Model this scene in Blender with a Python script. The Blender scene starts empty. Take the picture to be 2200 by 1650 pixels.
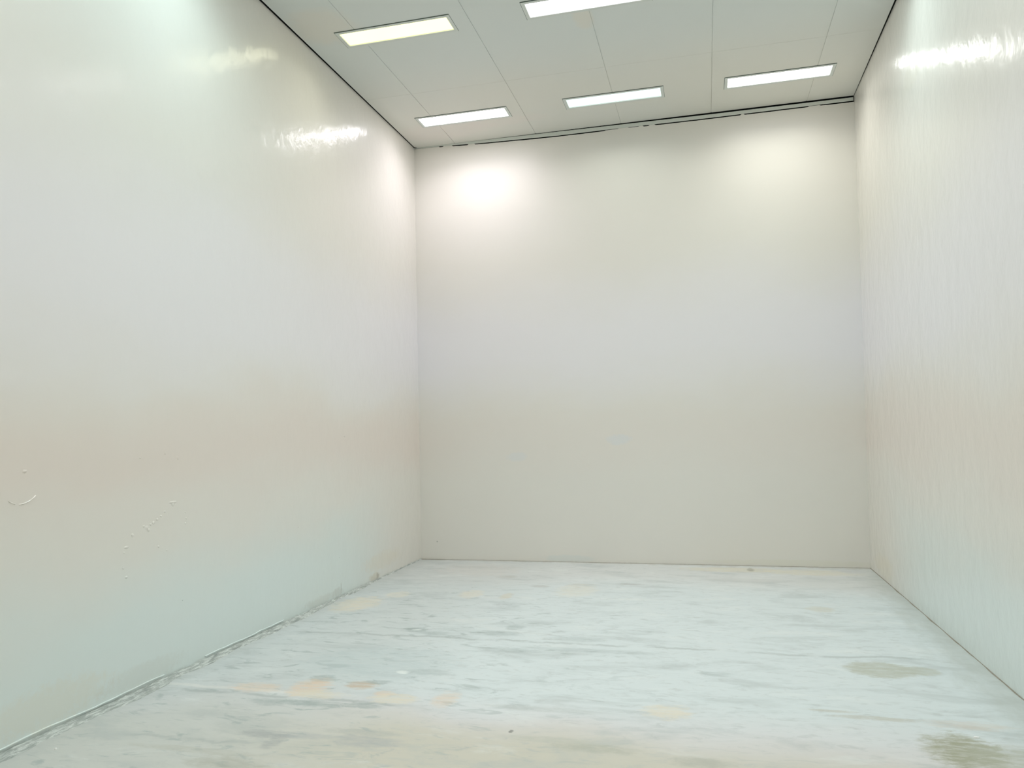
import bpy, bmesh, math, random
from mathutils import Matrix, Vector, noise
random.seed(7)
S = bpy.context.scene
COL = S.collection

# ------------------------------------------------------------------ camera
H, W, BACK = 6.1, 6.106, -12.2          # court height, width, y of the wall behind the camera
cam_d = bpy.data.cameras.new('camera')
cam = bpy.data.objects.new('camera', cam_d)
COL.objects.link(cam)
r = Vector((0.97189122, 0.23437288, -0.02228916))
u = Vector((0.02831788, -0.02238855, 0.99934821))
w = Vector((-0.2337211, 0.97188894, 0.02839618))
M = Matrix((r, u, -w)).transposed().to_4x4()
M.translation = Vector((4.1209, -10.0789, 1.8463))
cam.matrix_world = M
cam_d.sensor_width = 36.0
cam_d.lens = 1565.5567 / 2200 * 36
cam_d.shift_x = (1100 - 1139.92) / 2200
cam_d.shift_y = (881.15 - 825) / 2200
cam_d.clip_start = 0.05
S.camera = cam

# ------------------------------------------------------------------ world, exposure
S.view_settings.view_transform = 'Standard'
S.view_settings.look = 'None'
S.view_settings.gamma = 1
S.view_settings.use_curve_mapping = False
S.view_settings.exposure = 0.04
wd = bpy.data.worlds.new('world')
S.world = wd
wd.use_nodes = True
wd.node_tree.nodes['Background'].inputs[0].default_value = (0.5, 0.52, 0.5, 1)
wd.node_tree.nodes['Background'].inputs[1].default_value = 0.02
LAMP_W = 10.1                           # watts of one lamp's downward beam
SPREAD = math.radians(140)              # optical cut-off of the lamp reflectors
LENS = 6.0                              # glow of the lamp lenses
S.cycles.max_bounces = 9
S.cycles.diffuse_bounces = 6
S.cycles.glossy_bounces = 3
S.cycles.transmission_bounces = 0
S.cycles.caustics_refractive = False
S.cycles.adaptive_threshold = 0.06
S.cycles.use_denoising = True

# ------------------------------------------------------------------ node helpers
class NT:
    def __init__(s, name):
        s.m = bpy.data.materials.new(name); s.m.use_nodes = True
        s.t = s.m.node_tree; s.n = s.t.nodes
        s.b = s.n['Principled BSDF']; s.o = s.n['Material Output']
        s.pos = s.new('ShaderNodeNewGeometry').outputs['Position']
        sp = s.new('ShaderNodeSeparateXYZ'); s.link(s.pos, sp.inputs[0])
        s.x, s.y, s.z = sp.outputs
    def new(s, t): return s.n.new(t)
    def link(s, a, b): s.t.links.new(a, b)
    def put(s, sock, v):
        if isinstance(v, bpy.types.NodeSocket): s.link(v, sock)
        else: sock.default_value = v
    def math(s, op, a, b=0.0, c=0.0, clamp=False):
        n = s.new('ShaderNodeMath'); n.operation = op; n.use_clamp = clamp
        s.put(n.inputs[0], a); s.put(n.inputs[1], b); s.put(n.inputs[2], c)
        return n.outputs[0]
    def noise(s, scale, stretch=(1, 1, 1), detail=4, rough=0.55, dist=0.0, off=(0, 0, 0)):
        m = s.new('ShaderNodeMapping'); m.inputs['Scale'].default_value = stretch; m.inputs['Location'].default_value = off
        s.link(s.pos, m.inputs[0])
        n = s.new('ShaderNodeTexNoise'); s.link(m.outputs[0], n.inputs['Vector'])
        n.inputs['Scale'].default_value = scale; n.inputs['Detail'].default_value = detail
        n.inputs['Roughness'].default_value = rough; n.inputs['Distortion'].default_value = dist
        return n.outputs['Fac']
    def ramp(s, v, lo, hi, a=0.0, b=1.0):
        n = s.new('ShaderNodeMapRange'); n.interpolation_type = 'SMOOTHSTEP'
        s.put(n.inputs['Value'], v); n.inputs['From Min'].default_value = lo; n.inputs['From Max'].default_value = hi
        n.inputs['To Min'].default_value = a; n.inputs['To Max'].default_value = b
        return n.outputs[0]
    def mix(s, f, a, b):
        n = s.new('ShaderNodeMix'); n.data_type = 'RGBA'
        s.put(n.inputs[0], f)
        for i, v in ((6, a), (7, b)):
            s.put(n.inputs[i], v if isinstance(v, bpy.types.NodeSocket) else (*v, 1))
        return n.outputs[2]
    def bump(s, h, strength, dist, normal=None):
        n = s.new('ShaderNodeBump'); n.inputs['Strength'].default_value = strength; n.inputs['Distance'].default_value = dist
        s.link(h, n.inputs['Height'])
        if normal: s.link(normal, n.inputs['Normal'])
        return n.outputs[0]
    def blot(s, a, b, ca, cb, ra, rb, wob, soft=0.5, amt=0.25):
        """soft-edged stain of its own shape around (ca, cb) on axes a, b; 1 inside, 0 outside"""
        da = s.math('DIVIDE', s.math('SUBTRACT', a, ca), ra)
        db = s.math('DIVIDE', s.math('SUBTRACT', b, cb), rb)
        d = s.math('ADD', s.math('MULTIPLY', da, da), s.math('MULTIPLY', db, db))
        d = s.math('ADD', d, s.math('MULTIPLY', wob, amt * 4))
        return s.ramp(d, 1.0 + soft, 1.0 - soft)
    def done(s, color, rough, normal=None, spec=0.5):
        s.put(s.b.inputs['Base Color'], color if isinstance(color, bpy.types.NodeSocket) else (*color, 1))
        s.put(s.b.inputs['Roughness'], rough)
        s.b.inputs['Specular IOR Level'].default_value = spec
        if normal: s.link(normal, s.b.inputs['Normal'])
        return s.m

def wall_mat(name, horiz, seed, extra=None):
    """glossy painted plaster: roller streaks, slight tints in wavy bands by height"""
    t = NT(name)
    a = t.x if horiz == 'x' else t.y
    base = (0.815, 0.786, 0.735)
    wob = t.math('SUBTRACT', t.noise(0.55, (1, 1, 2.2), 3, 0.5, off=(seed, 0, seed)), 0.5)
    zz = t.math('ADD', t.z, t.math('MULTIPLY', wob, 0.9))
    # tint bands by height: grey mid-wall, cream base, pinkish at shoulder height, cool low
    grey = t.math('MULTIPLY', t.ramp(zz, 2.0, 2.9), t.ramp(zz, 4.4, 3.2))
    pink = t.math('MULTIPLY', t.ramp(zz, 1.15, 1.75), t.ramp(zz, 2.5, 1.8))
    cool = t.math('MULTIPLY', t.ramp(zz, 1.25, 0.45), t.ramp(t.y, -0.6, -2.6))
    c = t.mix(grey, base, (0.842, 0.820, 0.840))  # lighter grey puts the mid-wall brightness into the colour
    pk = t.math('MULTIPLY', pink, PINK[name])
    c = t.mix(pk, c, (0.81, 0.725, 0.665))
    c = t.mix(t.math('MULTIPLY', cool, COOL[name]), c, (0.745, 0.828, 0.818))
    if extra: c = extra(t, c, a)
    streak = t.noise(1.0, (22, 22, 3.0), 3, 0.6, off=(seed, 1, 2))
    n = t.bump(streak, 0.03, 0.004)
    n = t.bump(t.noise(1.0, (6, 6, 4.2), 3, 0.55, off=(seed, 5, 2)), 0.62, 0.011, n)
    t.b.inputs['Coat Weight'].default_value = GLOSS[name]
    t.b.inputs['Coat Roughness'].default_value = 0.19
    t.link(n, t.b.inputs['Coat Normal'])
    return t.done(c, 0.5, None, 0.6)
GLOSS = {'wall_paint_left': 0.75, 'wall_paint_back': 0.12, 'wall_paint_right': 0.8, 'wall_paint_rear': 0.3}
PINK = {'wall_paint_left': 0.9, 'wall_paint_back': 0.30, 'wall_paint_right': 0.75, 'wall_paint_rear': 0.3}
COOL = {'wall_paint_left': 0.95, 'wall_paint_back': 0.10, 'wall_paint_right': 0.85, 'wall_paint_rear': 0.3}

def left_extra(t, c, a):
    wob = t.math('SUBTRACT', t.noise(16, (1, 1, 1), 6, 0.75), 0.5)
    for (cy, cz, ry, rz, colr, k) in [
        (-1.56, .045, .14, .05, (.60, .53, .40), .5), (-1.47, .05, .035, .03, (.33, .30, .24), .5),
        (-2.50, .06, .11, .05, (.52, .53, .49), .4), (-2.42, .10, .012, .05, (.4, .4, .37), .4), (-2.9, .05, .3, .05, (.55, .55, .5), .3),
        (-1.3, .22, .5, .10, (.80, .72, .58), .35), (-6.25, .16, .45, .13, (.76, .73, .62), .4),
        (-5.45, .10, .4, .08, (.62, .62, .56), .25)]:
        m = t.blot(t.y, t.z, cy, cz, ry, rz, wob, 0.8, 1.1)
        c = t.mix(t.math('MULTIPLY', m, k), c, colr)
    # dirt creeping up the foot of the wall
    foot = t.math('MULTIPLY', t.ramp(t.z, 0.035, 0.0), t.ramp(t.noise(9, (1, 1, 1), 4, 0.7), 0.35, 0.65))
    return t.mix(t.math('MULTIPLY', foot, 0.55), c, (0.40, 0.42, 0.38))
def back_extra(t, c, a):
    wob = t.math('SUBTRACT', t.noise(10, (1, 1, 1), 4, 0.6), 0.5)
    for (cx, cz, rx, rz, colr, k) in [
        (2.94, 1.70, .16, .07, (.72, .76, .80), .45), (1.48, 1.48, .15, .06, (.72, .76, .80), .35),
        (0.25, 0.26, .012, .012, (.3, .3, .28), .6),
        (2.2, .05, .35, .05, (.66, .74, .74), .35), (5.2, .05, 1.0, .04, (.78, .76, .66), .5)]:
        m = t.blot(t.x, t.z, cx, cz, rx, rz, wob, 0.6, 0.5)
        c = t.mix(t.math('MULTIPLY', m, k), c, colr)
    foot = t.math('MULTIPLY', t.ramp(t.z, 0.02, 0.0), t.ramp(t.noise(6, (1, 1, 1), 4, 0.7), 0.4, 0.7))
    return t.mix(t.math('MULTIPLY', foot, 0.45), c, (0.45, 0.43, 0.36))
def right_extra(t, c, a):
    wob = t.math('SUBTRACT', t.noise(6, (1, 1, 1), 4, 0.6), 0.5)
    for (cy, cz, ry, rz, colr, k) in [(-.75, .14, .45, .14, (.80, .74, .60), .5), (-.5, .35, .3, .1, (.76, .75, .68), .3),
                                      (-2.6, 5.15, .3, .12, (.80, .76, .66), .3)]:
        m = t.blot(t.y, t.z, cy, cz, ry, rz, wob, 0.7, 0.5)
        c = t.mix(t.math('MULTIPLY', m, k), c, colr)
    return c

MAT = {}
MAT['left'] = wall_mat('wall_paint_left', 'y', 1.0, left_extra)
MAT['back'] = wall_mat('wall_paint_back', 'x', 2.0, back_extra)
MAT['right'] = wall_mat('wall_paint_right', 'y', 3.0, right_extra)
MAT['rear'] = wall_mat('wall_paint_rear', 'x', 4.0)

def ceiling_mat():
    t = NT('ceiling_panel_paint')
    n1 = t.noise(0.5, (1, 1, 1), 3, 0.5, off=(4, 4, 0))
    c = t.mix(t.ramp(n1, 0.35, 0.65), (0.770, 0.760, 0.700), (0.760, 0.760, 0.715))
    c = t.mix(t.ramp(t.y, -1.3, -2.6), c, (0.735, 0.770, 0.750))
    wob = t.math('SUBTRACT', t.noise(5, (1, 1, 1), 3, 0.6), 0.5)
    for (cx, cy, rx, ry, colr, k) in [(.35, -3.30, .35, .3, (.80, .74, .65), .5), (1.5, -3.75, .55, .14, (.80, .75, .66), .5),
                                      (3.0, -2.72, .10, .2, (.80, .74, .64), .5), (.6, -.45, .7, .25, (.82, .75, .71), .45),
                                      (1.5, -.55, .6, .15, (.82, .75, .71), .3)]:
        c = t.mix(t.math('MULTIPLY', t.blot(t.x, t.y, cx, cy, rx, ry, wob, .7, .4), k), c, colr)
    n = t.bump(t.noise(40, (1, 1, 1), 3, 0.6), 0.1, 0.002)
    return t.done(c, 0.55, n, 0.3)
MAT['ceiling'] = ceiling_mat()

def floor_mat():
    t = NT('worn_painted_concrete')
    big = t.noise(0.55, (0.7, 1, 1), 4, 0.55, off=(2, 7, 0))
    med = t.noise(1.0, (1.3, 3.2, 1), 6, 0.62, 0.4, off=(5, 1, 0))
    fine = t.noise(1.0, (7, 17, 1), 6, 0.65, 0.6, off=(1, 3, 0))
    yb = t.math('ADD', t.y, t.math('MULTIPLY', t.math('SUBTRACT', big, 0.5), 1.6))
    cyan, lav, beige = (0.685, 0.742, 0.755), (0.695, 0.682, 0.692), (0.610, 0.585, 0.505)
    c = t.mix(t.ramp(yb, -5.0, -5.75), cyan, lav)                  # bare lavender concrete, then beige by the back
    c = t.mix(t.ramp(yb, -5.35, -6.15), c, beige)
    c = t.mix(t.math('MULTIPLY', t.ramp(yb, -1.9, -0.9), 0.75), c, (0.690, 0.690, 0.680))
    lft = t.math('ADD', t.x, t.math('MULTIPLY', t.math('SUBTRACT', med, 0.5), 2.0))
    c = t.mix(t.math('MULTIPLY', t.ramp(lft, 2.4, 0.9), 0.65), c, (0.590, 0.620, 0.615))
    # worn mottling
    c = t.mix(t.ramp(med, 0.49, 0.70, 0, 0.50), c, (0.46, 0.50, 0.495))
    c = t.mix(t.ramp(med, 0.44, 0.28, 0, 0.40), c, (0.80, 0.83, 0.82))
    c = t.mix(t.ramp(fine, 0.51, 0.72, 0, 0.45), c, (0.46, 0.49, 0.48))
    # scattered streaky scuffs, thickest on the left half
    sm = t.noise(1.0, (4.0, 11.0, 1), 5, 0.6, 0.8, off=(9, 2, 0))
    area = t.math('MULTIPLY', t.ramp(t.x, 4.2, 1.4, 0.25, 1.0), t.ramp(t.y, -1.0, -2.6))
    c = t.mix(t.math('MULTIPLY', t.ramp(sm, 0.55, 0.68, 0, 0.62), area), c, (0.36, 0.42, 0.41))
    # cracks along the old cold joints
    wv = t.math('SUBTRACT', t.noise(1.0, (1.6, 0.4, 1), 5, 0.6), 0.5)
    br = t.noise(1.0, (3.0, 1, 1), 3, 0.6, off=(0, 8, 0))
    for (y0, amp, x0, x1, k, wd_) in [(-3.83, .32, .15, 6.0, .48, .040), (-5.42, .22, .05, 2.3, .55, .035), (-6.2, .4, .4, 1.6, .4, .03), (-3.60, .5, .9, 3.2, .3, .022)]:
        d = t.math('ABSOLUTE', t.math('SUBTRACT', t.math('SUBTRACT', t.y, y0), t.math('MULTIPLY', wv, amp)))
        m = t.math('MULTIPLY', t.ramp(d, wd_, wd_ * 0.15), t.ramp(br, 0.32, 0.55))
        m = t.math('MULTIPLY', m, t.math('MULTIPLY', t.ramp(t.x, x0, x0 + .3), t.ramp(t.x, x1, x1 - .5)))
        c = t.mix(t.math('MULTIPLY', m, k), c, (0.36, 0.40, 0.39))
    # pale feathered line next to the near joint
    d = t.math('ABSOLUTE', t.math('SUBTRACT', t.math('SUBTRACT', t.y, -5.33), t.math('MULTIPLY', wv, .18)))
    c = t.mix(t.math('MULTIPLY', t.math('MULTIPLY', t.ramp(d, .04, .01), t.ramp(t.x, 1.8, 1.2)), .5), c, (.82, .81, .78))
    # single stains, each with its own place
    wob = t.math('SUBTRACT', t.noise(1.0, (9, 20, 1), 6, 0.7, 0.5), 0.5)
    brk = t.ramp(t.noise(1.0, (7, 26, 1), 5, 0.7, off=(4, 4, 0)), 0.36, 0.58, 0.62, 1.15)
    DK, GN, OR, TAN = (.33, .39, .38), (.50, .52, .45), (.76, .60, .46), (.74, .68, .56)
    for (cx, cy, rx, ry, colr, k, sf) in [
        (5.34, -4.12, .23, .17, GN, .85, .35), (5.62, -4.10, .12, .09, GN, .7, .4), (5.17, -2.28, .12, .10, (.62, .63, .57), .8, .3),
        (5.47, -5.52, .17, .22, (.38, .38, .28), .95, .5), (5.72, -5.55, .22, .14, (.44, .45, .36), .6, .5),
        (1.23, -5.02, .085, .07, DK, .75, .5), (1.23, -5.20, .12, .16, OR, .75, .5), (1.36, -5.33, .17, .07, TAN, .75, .5),
        (.84, -5.28, .17, .08, OR, .55, .5), (1.60, -5.10, .10, .07, (.58, .47, .36), .8, .5), (1.70, -5.02, .09, .04, DK, .6, .5),
        (1.84, -5.24, .07, .05, OR, .6, .5), (1.95, -5.32, .15, .08, TAN, .7, .5), (2.31, -5.26, .08, .12, OR, .5, .5),
        (1.38, -5.50, .26, .05, DK, .7, .5), (1.10, -5.52, .12, .06, DK, .4, .6), (1.80, -5.48, .14, .035, DK, .55, .5),
        (1.20, -4.72, .09, .045, DK, .5, .6), (1.42, -6.02, .15, .05, (.36, .38, .38), .65, .6), (1.52, -6.10, .05, .09, (.36, .38, .38), .6, .6),
        (1.66, -6.00, .14, .04, (.42, .44, .44), .5, .6), (2.08, -6.00, .20, .07, (.42, .44, .44), .55, .6), (2.0, -5.88, .22, .04, (.44, .46, .43), .5, .6),
        (1.40, -6.42, .22, .07, (.42, .42, .36), .55, .6), (1.15, -6.30, .4, .03, (.48, .48, .42), .5, .6),
        (3.42, -5.85, .22, .05, (.44, .45, .38), .6, .6), (3.15, -5.78, .25, .04, (.50, .51, .45), .5, .6), (4.05, -5.92, .15, .06, (.42, .43, .38), .55, .6),
        (3.00, -5.32, .35, .04, (.52, .55, .54), .5, .6), (3.82, -5.22, .13, .11, (.76, .69, .56), .65, .6),
        (5.10, -5.10, .22, .03, (.50, .49, .42), .6, .6), (4.85, -5.02, .14, .02, (.50, .49, .42), .5, .6), (5.62, -5.12, .20, .06, (.66, .58, .50), .45, .6),
        (1.40, -3.62, .12, .06, DK, .55, .5), (1.60, -3.70, .17, .05, DK, .4, .5), (2.18, -3.62, .2, .07, DK, .5, .6), (2.32, -3.40, .08, .08, DK, .5, .6),
        (2.95, -3.70, .22, .07, DK, .35, .6), (2.45, -4.1, .22, .06, DK, .35, .6), (1.95, -4.75, .17, .06, DK, .4, .6), (4.14, -4.42, .12, .04, DK, .35, .6),
        (3.1, -4.0, .5, .05, DK, .3, .7), (1.5, -4.6, .55, .35, (.52, .60, .61), .5, .9),
        (1.46, -2.10, .12, .17, (.78, .71, .58), .5, .6), (1.89, -2.16, .06, .13, (.66, .60, .48), .55, .6), (2.62, -1.75, .2, .3, (.78, .72, .60), .4, .7),
        (1.60, -1.10, .12, .08, (.45, .44, .40), .45, .6), (2.15, -1.60, .10, .06, (.45, .45, .43), .5, .6), (3.2, -1.35, .13, .04, (.42, .42, .40), .5, .6),
        (4.40, -.30, .55, .14, (.72, .68, .56), .7, .4), (5.35, -.38, .5, .16, (.73, .69, .57), .65, .5), (5.83, -.22, .12, .16, (.60, .61, .62), .7, .5),
        (4.62, -.27, .04, .10, (.34, .33, .27), .7, .5), (4.6, -.95, .45, .10, (.58, .59, .58), .5, .7), (5.55, -1.0, .4, .3, (.64, .66, .65), .5, .8),
        (.35, -2.75, .22, .30, (.78, .70, .56), .65, .6), (.62, -2.25, .12, .14, (.78, .72, .60), .5, .6), (1.1, -.7, .5, .35, (.68, .64, .60), .4, .8),
        (2.90, -5.70, .012, .018, (.15, .15, .14), .8, .4), (1.78, -4.78, .05, .03, (.86, .90, .88), .7, .4), (1.42, -3.62, .04, .02, (.84, .88, .86), .7, .4)]:
        big_ = colr in (GN,) or rx > .6
        m = t.blot(t.x, t.y, cx, cy, rx * 1.08, ry * 1.08, wob, sf if big_ else .85, 0.5 if big_ else 0.95)
        c = t.mix(t.math('MULTIPLY', t.math('MULTIPLY', m, brk), k * .95), c, colr)
    # grime gathered along the foot of the right wall and of the far wall
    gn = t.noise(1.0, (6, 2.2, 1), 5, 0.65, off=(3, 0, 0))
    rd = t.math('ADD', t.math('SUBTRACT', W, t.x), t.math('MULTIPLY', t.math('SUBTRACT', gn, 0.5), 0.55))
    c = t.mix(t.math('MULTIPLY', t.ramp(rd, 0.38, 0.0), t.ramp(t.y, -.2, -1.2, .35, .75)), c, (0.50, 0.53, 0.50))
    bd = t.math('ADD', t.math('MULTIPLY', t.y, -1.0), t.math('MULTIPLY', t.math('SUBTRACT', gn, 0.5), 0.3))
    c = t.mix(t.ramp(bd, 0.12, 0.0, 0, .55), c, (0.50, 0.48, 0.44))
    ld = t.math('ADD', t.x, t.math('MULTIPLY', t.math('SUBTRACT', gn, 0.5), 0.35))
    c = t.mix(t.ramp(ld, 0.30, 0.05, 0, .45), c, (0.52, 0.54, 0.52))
    h = t.math('ADD', t.math('MULTIPLY', med, 0.6), t.math('MULTIPLY', fine, 0.4))
    n = t.bump(h, 0.35, 0.006)
    rg = t.ramp(med, 0.3, 0.7, 0.42, 0.60)
    return t.done(c, rg, n, 0.4)
MAT['floor'] = floor_mat()

def simple(name, colr, rough=0.6, spec=0.4, var=0.06, scale=8, bump=0.0):
    t = NT(name)
    v = t.noise(scale, (1, 1, 1), 4, 0.6)
    c = t.mix(v, tuple(max(0, k - var) for k in colr), tuple(k + var for k in colr))
    n = t.bump(v, bump, 0.01) if bump else None
    return t.done(c, rough, n, spec)
MAT['void'] = simple('dark_gap', (0.012, 0.016, 0.014), 0.9, 0.1, 0.004)
MAT['strip'] = simple('painted_metal_strip', (0.70, 0.73, 0.68), 0.45, 0.4, 0.03, 4)
MAT['frame'] = simple('lamp_frame_enamel', (0.70, 0.735, 0.70), 0.4, 0.5, 0.02, 5)
MAT['gap_shadow'] = simple('dark_gap_shadow', (0.10, 0.13, 0.11), 0.8, 0.2, 0.02)  # stands in for shade in the gap round lamp frames
MAT['chip'] = simple('white_flake', (0.92, 0.92, 0.90), 0.6, 0.3, 0.03, 60)
def rubble_mat():
    t = NT('crumbled_mortar')
    a = t.noise(1.0, (40, 10, 10), 5, 0.7, 0.5); b = t.noise(1.0, (22, 5, 5), 4, 0.6, off=(3, 1, 0))
    c = t.mix(t.ramp(a, 0.4, 0.62), (0.40, 0.43, 0.41), (0.68, 0.71, 0.68))
    c = t.mix(t.ramp(b, 0.50, 0.70, 0, .65), c, (0.24, 0.26, 0.25))
    return t.done(c, 0.85, t.bump(a, 0.6, 0.01), 0.2)
MAT['rubble'] = rubble_mat()
def lens_mat(name, colr, k):
    t = NT(name)
    g = t.ramp(t.noise(3, (1, 1, 1), 2, 0.5), 0.3, 0.7, 0.97, 1.0)     # a faint unevenness of the acrylic
    e = t.new('ShaderNodeEmission'); e.inputs[0].default_value = (*colr, 1)
    t.link(t.math('MULTIPLY', g, LENS * k), e.inputs[1])
    t.link(e.outputs[0], t.o.inputs[0])
    return t.m

# ------------------------------------------------------------------ mesh helpers
def obj(name, bm, mats, parent=None, smooth=False):
    me = bpy.data.meshes.new(name)
    bmesh.ops.recalc_face_normals(bm, faces=bm.faces)
    bm.to_mesh(me); bm.free()
    for m in (mats if isinstance(mats, (list, tuple)) else [mats]): me.materials.append(m)
    if smooth:
        for p in me.polygons: p.use_smooth = True
    o = bpy.data.objects.new(name, me); COL.objects.link(o)
    if parent: o.parent = parent
    return o
def box(bm, x0, x1, y0, y1, z0, z1, mi=0):
    vs = [bm.verts.new((x, y, z)) for z in (z0, z1) for y in (y0, y1) for x in (x0, x1)]
    for f in ((0, 2, 3, 1), (4, 5, 7, 6), (0, 1, 5, 4), (2, 6, 7, 3), (0, 4, 6, 2), (1, 3, 7, 5)):
        fc = bm.faces.new([vs[i] for i in f]); fc.material_index = mi
    return vs
def structure(o, label=None):
    o['kind'] = 'structure'
    if label: o['label'] = label
    return o
ROOF = H + 0.30

# ------------------------------------------------------------------ room shell
bm = bmesh.new(); box(bm, -0.2, W + 0.2, BACK - 0.2, 0.2, -0.15, 0.0)
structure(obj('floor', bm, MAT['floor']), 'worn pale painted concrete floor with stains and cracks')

# left wall: slab plus paint blisters and a crescent scratch raised on its face
bm = bmesh.new(); box(bm, -0.2, 0.0, BACK - 0.2, 0.2, 0.0, ROOF)
def blister(bm, y, z, ry, rz, h, rot=0.0):
    R_, N_ = 3, 9
    top = bm.verts.new((h, y, z)); rings = []
    for i in range(1, R_ + 1):
        ring = []
        for j in range(N_):
            a = j / N_ * 2 * math.pi; k = i / R_
            jit = 1 + 0.25 * noise.noise(Vector((y * 9 + math.cos(a), z * 9 + math.sin(a), i)))
            dy, dz = math.cos(a) * ry * k * jit, math.sin(a) * rz * k * jit
            ring.append(bm.verts.new((h * (1 - k * k) - (0.0005 if i == R_ else 0), y + dy * math.cos(rot) - dz * math.sin(rot), z + dy * math.sin(rot) + dz * math.cos(rot))))
        rings.append(ring)
    for j in range(N_):
        bm.faces.new((top, rings[0][j], rings[0][(j + 1) % N_]))
        for i in range(R_ - 1):
            bm.faces.new((rings[i][j], rings[i + 1][j], rings[i + 1][(j + 1) % N_], rings[i][(j + 1) % N_]))
for (y, z, ry, rz) in [(-5.12, 1.345, .05, .012), (-5.12, 1.33, .02, .02), (-5.21, 1.28, .012, .012), (-5.25, 1.25, .012, .010), (-5.29, 1.23, .014, .012),
                       (-5.33, 1.21, .016, .014), (-5.36, 1.20, .012, .010), (-5.40, 1.18, .020, .018), (-5.38, 1.16, .014, .014), (-5.43, 1.195, .012, .010),
                       (-5.54, 1.145, .014, .016), (-5.60, 1.065, .025, .012), (-5.62, 1.03, .008, .008), (-5.28, 1.02, .010, .010), (-5.19, .98, .008, .008),
                       (-5.63, .92, .010, .009), (-5.60, .85, .016, .010), (-4.98, 1.25, .006, .010), (-4.97, 1.20, .008, .012), (-4.98, 1.16, .010, .012),
                       (-6.41, 1.665, .018, .012), (-5.06, 1.69, .010, .016), (-3.31, .91, .010, .006), (-2.29, 1.83, .022, .005), (-5.46, 1.71, .010, .007),
                       (-2.45, .45, .010, .010), (-5.02, .55, .006, .006), (-5.20, 1.73, .006, .010)]:
    blister(bm, y, z, ry, rz, 0.005)
arc = [(-6.52, 1.490), (-6.50, 1.478), (-6.475, 1.468), (-6.45, 1.463), (-6.425, 1.464), (-6.40, 1.470), (-6.375, 1.480), (-6.35, 1.495), (-6.335, 1.508)]
for i in range(len(arc) - 1):
    if i == 2: continue
    (ya, za), (yb_, zb) = arc[i], arc[i + 1]
    a0, a1 = bm.verts.new((0, ya, za - .004)), bm.verts.new((0, yb_, zb - .004))
    b0, b1 = bm.verts.new((.004, ya, za)), bm.verts.new((.004, yb_, zb))
    c0, c1 = bm.verts.new((0, ya, za + .004)), bm.verts.new((0, yb_, zb + .004))
    bm.faces.new((a0, a1, b1, b0)); bm.faces.new((b0, b1, c1, c0))
structure(obj('wall_left', bm, MAT['left']), 'glossy white side wall on the left with small paint blisters')

bm = bmesh.new(); box(bm, W, W + 0.2, BACK - 0.2, 0.2, 0.0, ROOF)
structure(obj('wall_right', bm, MAT['right']), 'glossy white side wall on the right')

# far wall: its top edge stops under the metal strip and sags to the right
def strip_z(x):
    pts = [(0, 6.089), (.45, 6.083), (1.0, 6.060), (1.5, 6.048), (2.2, 6.034), (2.9, 6.036), (4.1, 6.030), (6.2, 6.034)]
    for (a, b), (c, d) in zip(pts, pts[1:]):
        if x <= c: return b + (d - b) * (x - a) / (c - a)
    return pts[-1][1]
def top_gap(x):                       # shadow gap between strip and ceiling, opening to the right
    return 0.001 if x < 0.9 else 0.001 + 0.021 * min(1, (x - 0.9) / 3.4)
def low_gap(x):                       # broken gap between strip and plaster
    n = noise.noise(Vector((x * 3.1, 4.2, 0))) * 0.5 + noise.noise(Vector((x * 11, 1.2, 0))) * 0.3
    g = 0.014 + 0.006 * n
    if x < .40: g = .0025
    for a, b in ((.46, .60), (.84, .95), (3.05, 3.19), (3.33, 3.38), (3.48, 3.56), (4.70, 4.74)):
        if a < x < b: g = 0.0
    if 2.85 < x < 3.33: g *= .45
    if 5.55 < x < 5.68: g *= .3
    return max(0.0, g)
bm = bmesh.new()
N = 300
prev = None
for i in range(N + 1):
    x = W * i / N
    zt = strip_z(x) - low_gap(x) - 0.0005
    cur = [bm.verts.new(v) for v in ((x, 0, 0), (x, 0, zt), (x, 0.2, zt), (x, 0.2, 0))]
    if prev:
        for k in range(4): bm.faces.new((prev[k], cur[k], cur[(k + 1) % 4], prev[(k + 1) % 4]))
    else: bm.faces.new(cur)
    prev = cur
bm.faces.new(prev)
structure(obj('wall_back', bm, MAT['back']), 'glossy white far wall of the empty court')

bm = bmesh.new(); box(bm, -0.2, W + 0.2, BACK - 0.2, BACK, 0.0, ROOF)
structure(obj('wall_front', bm, MAT['rear']), 'white wall behind the viewer')

# metal strip between far wall and ceiling
bm = bmesh.new(); prev = None
for i in range(121):
    x = 0.004 + (W - 0.012 - 0.004) * i / 120
    z0, z1 = strip_z(x), H - top_gap(x)
    cur = [bm.verts.new(v) for v in ((x, -0.003, z0), (x, -0.003, z1), (x, 0.0005, z1), (x, 0.0005, z0))]
    if prev:
        for k in range(4): bm.faces.new((prev[k], cur[k], cur[(k + 1) % 4], prev[(k + 1) % 4]))
    else: bm.faces.new(cur)
    prev = cur
bm.faces.new(prev)
structure(obj('trim_1', bm, MAT['strip']), 'narrow pale metal strip along the top of the far wall')
# dark hollow behind the strip and above the ceiling edges
bm = bmesh.new(); box(bm, 0, W, 0.035, 0.19, 6.0, ROOF)
structure(obj('trim_2', bm, MAT['void']), 'black shadow gap above and below the metal strip')

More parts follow.
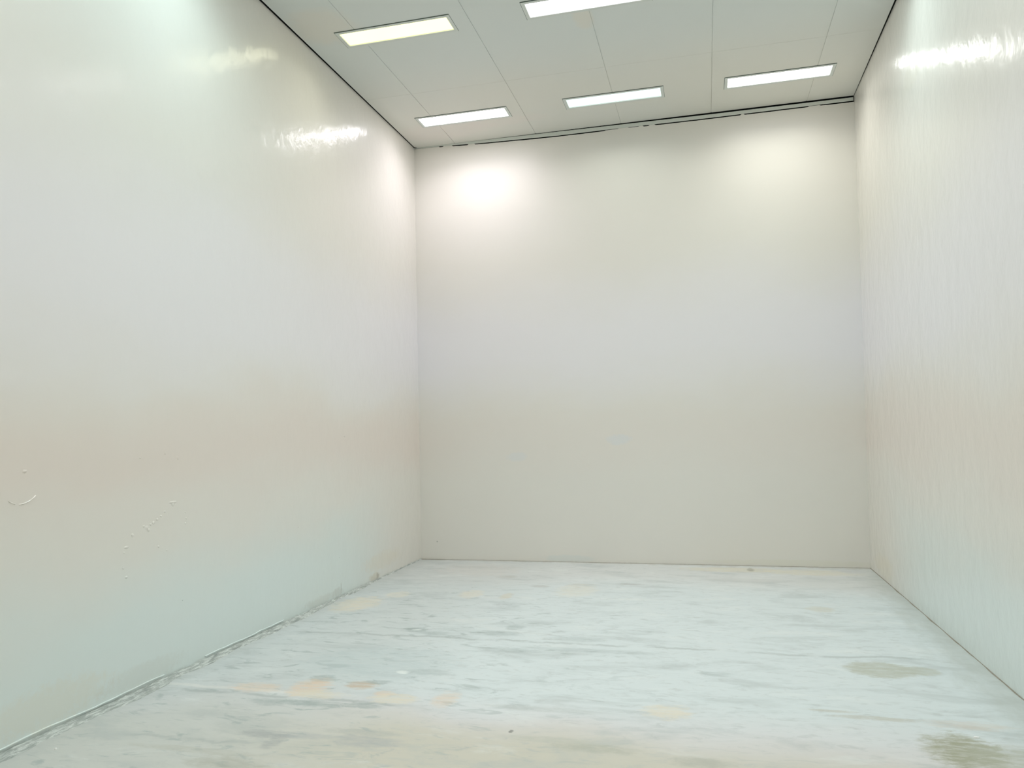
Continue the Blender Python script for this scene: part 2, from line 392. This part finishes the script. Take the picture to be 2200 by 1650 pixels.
# ------------------------------------------------------------------ ceiling of flat panels
LX = [1.05, 3.08, 5.10]; LY = [-0.81 - 2.19 * k for k in range(5)]
LW_, LD_ = 1.20, 0.240                 # lens
FR = 0.042                             # frame width
jx = [0.645, 1.865, 3.085, 4.305, 5.525]; jy = [-1.64 - 2.44 * k for k in range(5)]
G = 0.0035
xs = {0.014, W - 0.02}; ys = {-0.003, BACK}
for x in jx: xs |= {x - G, x + G}
for y in jy: ys |= {y - G, y + G}
for x in LX: xs |= {x - LW_/2 - FR, x + LW_/2 + FR}
for y in LY: ys |= {y - LD_/2 - FR, y + LD_/2 + FR}
for k in range(1, 12): ys.add(-k * 1.0)
ys |= {-0.045, -0.05}
xs, ys = sorted(xs), sorted(ys)
def gap_r(y): return 0.006 + 0.020 * min(1, max(0, -y) / 3.4)
def gap_l(y): return 0.05 if y > -0.045 else 0.018 + 0.008 * min(1, max(0, -y) / 3.4)
bm = bmesh.new()
for i in range(len(xs) - 1):
    for j in range(len(ys) - 1):
        x0, x1, y0, y1 = xs[i], xs[i + 1], ys[j], ys[j + 1]
        mx, my = (x0 + x1) / 2, (y0 + y1) / 2
        if any(abs(mx - a) < LW_/2 + FR and abs(my - b) < LD_/2 + FR for a in LX for b in LY): continue
        gx = any(abs(mx - a) < G for a in jx)
        groove = gx or any(abs(my - a) < G for a in jy)
        vs = box(bm, x0, x1, y0, y1, H + (0.006 if gx else 0.0015 if groove else 0), H + 0.03)
        for v in vs:
            if i == 0 and abs(v.co.x - x0) < 1e-6: v.co.x = gap_l(v.co.y)
            if i == len(xs) - 2 and abs(v.co.x - x1) < 1e-6: v.co.x = W - gap_r(v.co.y)
structure(obj('ceiling', bm, MAT['ceiling']), 'pale grey-green ceiling of large flat panels with thin joints')
bm = bmesh.new(); box(bm, -0.2, W + 0.2, BACK - 0.2, 0.2, ROOF, ROOF + 0.1)
box(bm, 0.0, 0.006, BACK, 0.0, H + 0.003, ROOF); box(bm, W - 0.006, W, BACK, 0.0, H + 0.003, ROOF)
structure(obj('trim_3', bm, MAT['void']), 'dark gap running between ceiling panels and side walls')

# ------------------------------------------------------------------ crumbled strip at the foot of the left wall
def gut_w(y):
    d = -y
    base = 0.012 if d < 0.8 else 0.012 + 0.10 * min(1, (d - 0.8) / 3.0)
    n = noise.fractal(Vector((y * 1.7, 3, 0)), 0.9, 2.0, 4)
    return max(0.006, base * (1 + 0.55 * n))
bm = bmesh.new()
NY, NX = 900, 9
grid = []
for i in range(NY + 1):
    y = -0.01 - (abs(BACK) - 0.05) * (i / NY) ** 1.0
    wdt = gut_w(y); row = []
    for j in range(NX + 1):
        k = j / NX
        x = 0.0005 + wdt * k
        hgt = 0.016 * (1 - k) ** 0.6 * (0.55 + 0.5 * k) + 0.007 * noise.fractal(Vector((x * 60, y * 9, 1)), 0.8, 2, 3)
        zz = max(0.0012, hgt) if j < NX else 0.0
        row.append(bm.verts.new((x, y, zz)))
    grid.append(row)
for i in range(NY):
    for j in range(NX):
        bm.faces.new((grid[i][j], grid[i + 1][j], grid[i + 1][j + 1], grid[i][j + 1]))
structure(obj('baseboard_left', bm, MAT['rubble']), 'rough crumbled grey mortar edge along the foot of the left wall')
# peeling paint lip above it
bm = bmesh.new(); prev = None
for i in range(500):
    y = -3.6 - 8.4 * i / 499
    n = noise.fractal(Vector((y * 2.3, 9, 0)), 0.9, 2.0, 4)
    h0 = 0.030 + 0.012 * n; th = 0.0035
    if noise.noise(Vector((y * 1.5, 0, 5))) > 0.28: prev = None; continue
    cur = [bm.verts.new(v) for v in ((0.0, y, h0 - th), (0.007, y, h0 - th - .004), (0.008, y, h0), (0.0, y, h0 + th))]
    if prev:
        for k in range(3): bm.faces.new((prev[k], cur[k], cur[k + 1], prev[k + 1]))
    prev = cur
structure(obj('trim_4', bm, MAT['left']), 'thin lip of peeling white paint along the foot of the left wall')
# open hairline joints where far and right walls meet the floor
def seam(pt, n, wid):
    bm = bmesh.new(); prev = None
    for i in range(n + 1):
        a, b = pt(i / n, wid(i / n))
        cur = [bm.verts.new(a), bm.verts.new(b)]
        top = [bm.verts.new((v.co.x, v.co.y, 0.0)) for v in cur]
        row = [top[0], cur[0], cur[1], top[1]]
        if prev:
            for k in range(3): bm.faces.new((prev[k], row[k], row[k + 1], prev[k + 1]))
        prev = row
    return bm
MAT['grime'] = simple('brown_dirt', (0.30, 0.28, 0.23), 0.9, 0.1, 0.12, 14)
wb = lambda s: 0.006 + 0.012 * max(0, noise.noise(Vector((s * 30, 2, 0)))) + (0.03 * max(0, 1 - s * 12))
bm = seam(lambda s, q: ((s * W, -q, 0.0008), (s * W, -0.0, 0.0035)), 260, wb)
structure(obj('baseboard_back', bm, MAT['grime']), 'thin dirty joint where the far wall meets the floor')
wr = lambda s: 0.005 + 0.011 * max(0, noise.noise(Vector((s * 40, 7, 0))) + .25)
bm = seam(lambda s, q: ((W - q, -s * (abs(BACK) - .01), 0.0008), (W, -s * (abs(BACK) - .01), 0.003)), 400, wr)
structure(obj('baseboard_right', bm, MAT['grime']), 'thin dirty joint where the right wall meets the floor')

# ------------------------------------------------------------------ recessed lamps
def lamp_parts(root, lens_material):
    bm = bmesh.new()                                       # flanged frame ring, mitred
    o_x, o_y, i_x, i_y = LW_/2 + FR - .003, LD_/2 + FR - .003, LW_/2, LD_/2
    prof = [(0.0, .004), (0.0, -.0035), (0.10, -.005), (0.90, -.005), (1.0, -.002), (1.0, .014)]
    loops = []
    for k, z in prof:
        ax, ay = o_x + (i_x - o_x) * k, o_y + (i_y - o_y) * k
        loops.append([bm.verts.new(v) for v in ((-ax, -ay, z), (ax, -ay, z), (ax, ay, z), (-ax, ay, z))])
    for a, b in zip(loops, loops[1:]):
        for j in range(4): bm.faces.new((a[j], a[(j + 1) % 4], b[(j + 1) % 4], b[j]))
    obj('frame', bm, MAT['frame'], root)
    bm = bmesh.new()                                       # lens: slightly pillowed acrylic sheet with rounded corners
    nx, ny = 6, 2; g = []
    for i in range(nx + 1):
        row = []
        for j in range(ny + 1):
            a, b = -1 + 2 * i / nx, -1 + 2 * j / ny
            row.append(bm.verts.new((a * (i_x - .001), b * (i_y - .001), 0.006 - 0.004 * (1 - a ** 4) * (1 - b ** 4))))
        g.append(row)
    for i in range(nx):
        for j in range(ny): bm.faces.new((g[i][j], g[i][j + 1], g[i + 1][j + 1], g[i + 1][j]))
    obj('lens', bm, lens_material, root, True)
    bm = bmesh.new()                                       # dark strips painting in the shadowed gap where the flange stands off
    box(bm, -o_x - .002, o_x + .002, -o_y - .009, -o_y + .001, -.0045, .004)
    box(bm, -o_x - .004, -o_x, -o_y - .004, o_y, -.002, .004)
    box(bm, o_x, o_x + .003, -o_y, o_y, -.0015, .004)
    obj('shadow_line', bm, MAT['gap_shadow'], root)
    bm = bmesh.new()                                       # sheet-metal housing above
    box(bm, -o_x + .004, o_x - .004, -o_y + .004, o_y - .004, 0.020, 0.12)
    obj('housing', bm, MAT['frame'], root)

# each lamp: colour and strength of its beam, colour and strength of its lens, row by row from the far wall
LAMPS = {(0, 0): ((1.0, .925, 1.0), 1.3, (1.0, .97, 1.0), 2.2), (1, 0): ((.97, 1.0, .93), .62, (.80, 1.0, .97), .24),
         (2, 0): ((1.0, .995, .90), 1.15, (1, 1, 1), .9),
         (0, 1): ((1.0, .985, .86), .60, (1.0, .985, .43), .36), (1, 1): ((1.0, .96, .99), 1.0, (1.0, .98, 1.0), .8),
         (2, 1): ((.80, .99, 1.0), 1.25, (.82, 1.0, 1.0), 2.1),
         (0, 2): ((.76, .985, 1.0), 1.35, (.74, .99, 1.0), 2.2), (1, 2): ((.93, 1.0, .98), 1.0, (1, 1, 1), .8),
         (2, 2): ((.92, 1.0, 1.0), 1.0, (1, 1, 1), .8)}
LABELS = {(0, 0): 'recessed ceiling light nearest the far left corner, above the brightest wall glow',
          (1, 0): 'recessed ceiling light in the middle of the row beside the far wall',
          (2, 0): 'recessed ceiling light nearest the far right corner',
          (0, 1): 'yellowish recessed ceiling light nearest the left wall, in a visible pale frame',
          (1, 1): 'large bright recessed ceiling light cut off by the top edge of the photo'}
for j, ly in enumerate(LY):
    for i, lx in enumerate(LX):
        root = bpy.data.objects.new('ceiling_light', None); COL.objects.link(root)
        root.location = (lx, ly, H)
        colr, k, lcol, lk = LAMPS.get((i, j), ((.96, 1.0, .97), 1.0, (1, 1, 1), .8))
        lamp_parts(root, lens_mat('lamp_lens', lcol, lk))
        ld = bpy.data.lights.new('tube_light', 'AREA')     # the lamp's own beam, leaving through the lens
        ld.shape = 'RECTANGLE'; ld.size = LW_ - .003; ld.size_y = LD_ - .003
        ld.energy = LAMP_W * k; ld.color = colr; ld.spread = SPREAD
        lo = bpy.data.objects.new('tube_light', ld); COL.objects.link(lo); lo.parent = root
        lo.location = (0, 0, 0.0005)
        root['category'] = 'ceiling light'
        root['group'] = 'recessed ceiling lights'
        root['label'] = LABELS.get((i, j), 'recessed ceiling light overhead, out of the photo, %s, %s' % (
            ('by the left wall', 'over the middle', 'by the right wall')[i],
            ('first row', 'second row back', 'third row back', 'fourth row back', 'last row back')[j]))

# ------------------------------------------------------------------ loose flakes on the floor
def flake(x, y, rx, ry, rot, label):
    bm = bmesh.new(); n = 9
    lo, hi = [], []
    for i in range(n):
        a = i / n * 2 * math.pi
        q = 1 + .35 * noise.noise(Vector((math.cos(a) * 2 + x * 7, math.sin(a) * 2, y)))
        px, py = math.cos(a) * rx * q, math.sin(a) * ry * q
        lo.append(bm.verts.new((px, py, 0.0))); hi.append(bm.verts.new((px * .85, py * .85, .003 + .004 * abs(math.sin(a)))))
    c = bm.verts.new((0, 0, .005)); bm.faces.new(lo)
    for i in range(n):
        bm.faces.new((lo[i], lo[(i + 1) % n], hi[(i + 1) % n], hi[i])); bm.faces.new((hi[i], hi[(i + 1) % n], c))
    o = obj('paint_flake', bm, MAT['chip']); o.location = (x, y, 0.0); o.rotation_euler = (0, 0, rot)
    o['category'] = 'flake'; o['group'] = 'paint flakes on the floor'; o['label'] = label
flake(5.60, -5.30, .020, .010, .1, 'tiny white flake lying above the dark stain in the lower right corner')
flake(0.27, -6.45, .009, .007, .5, 'tiny white flake on beige floor in the lower left corner')
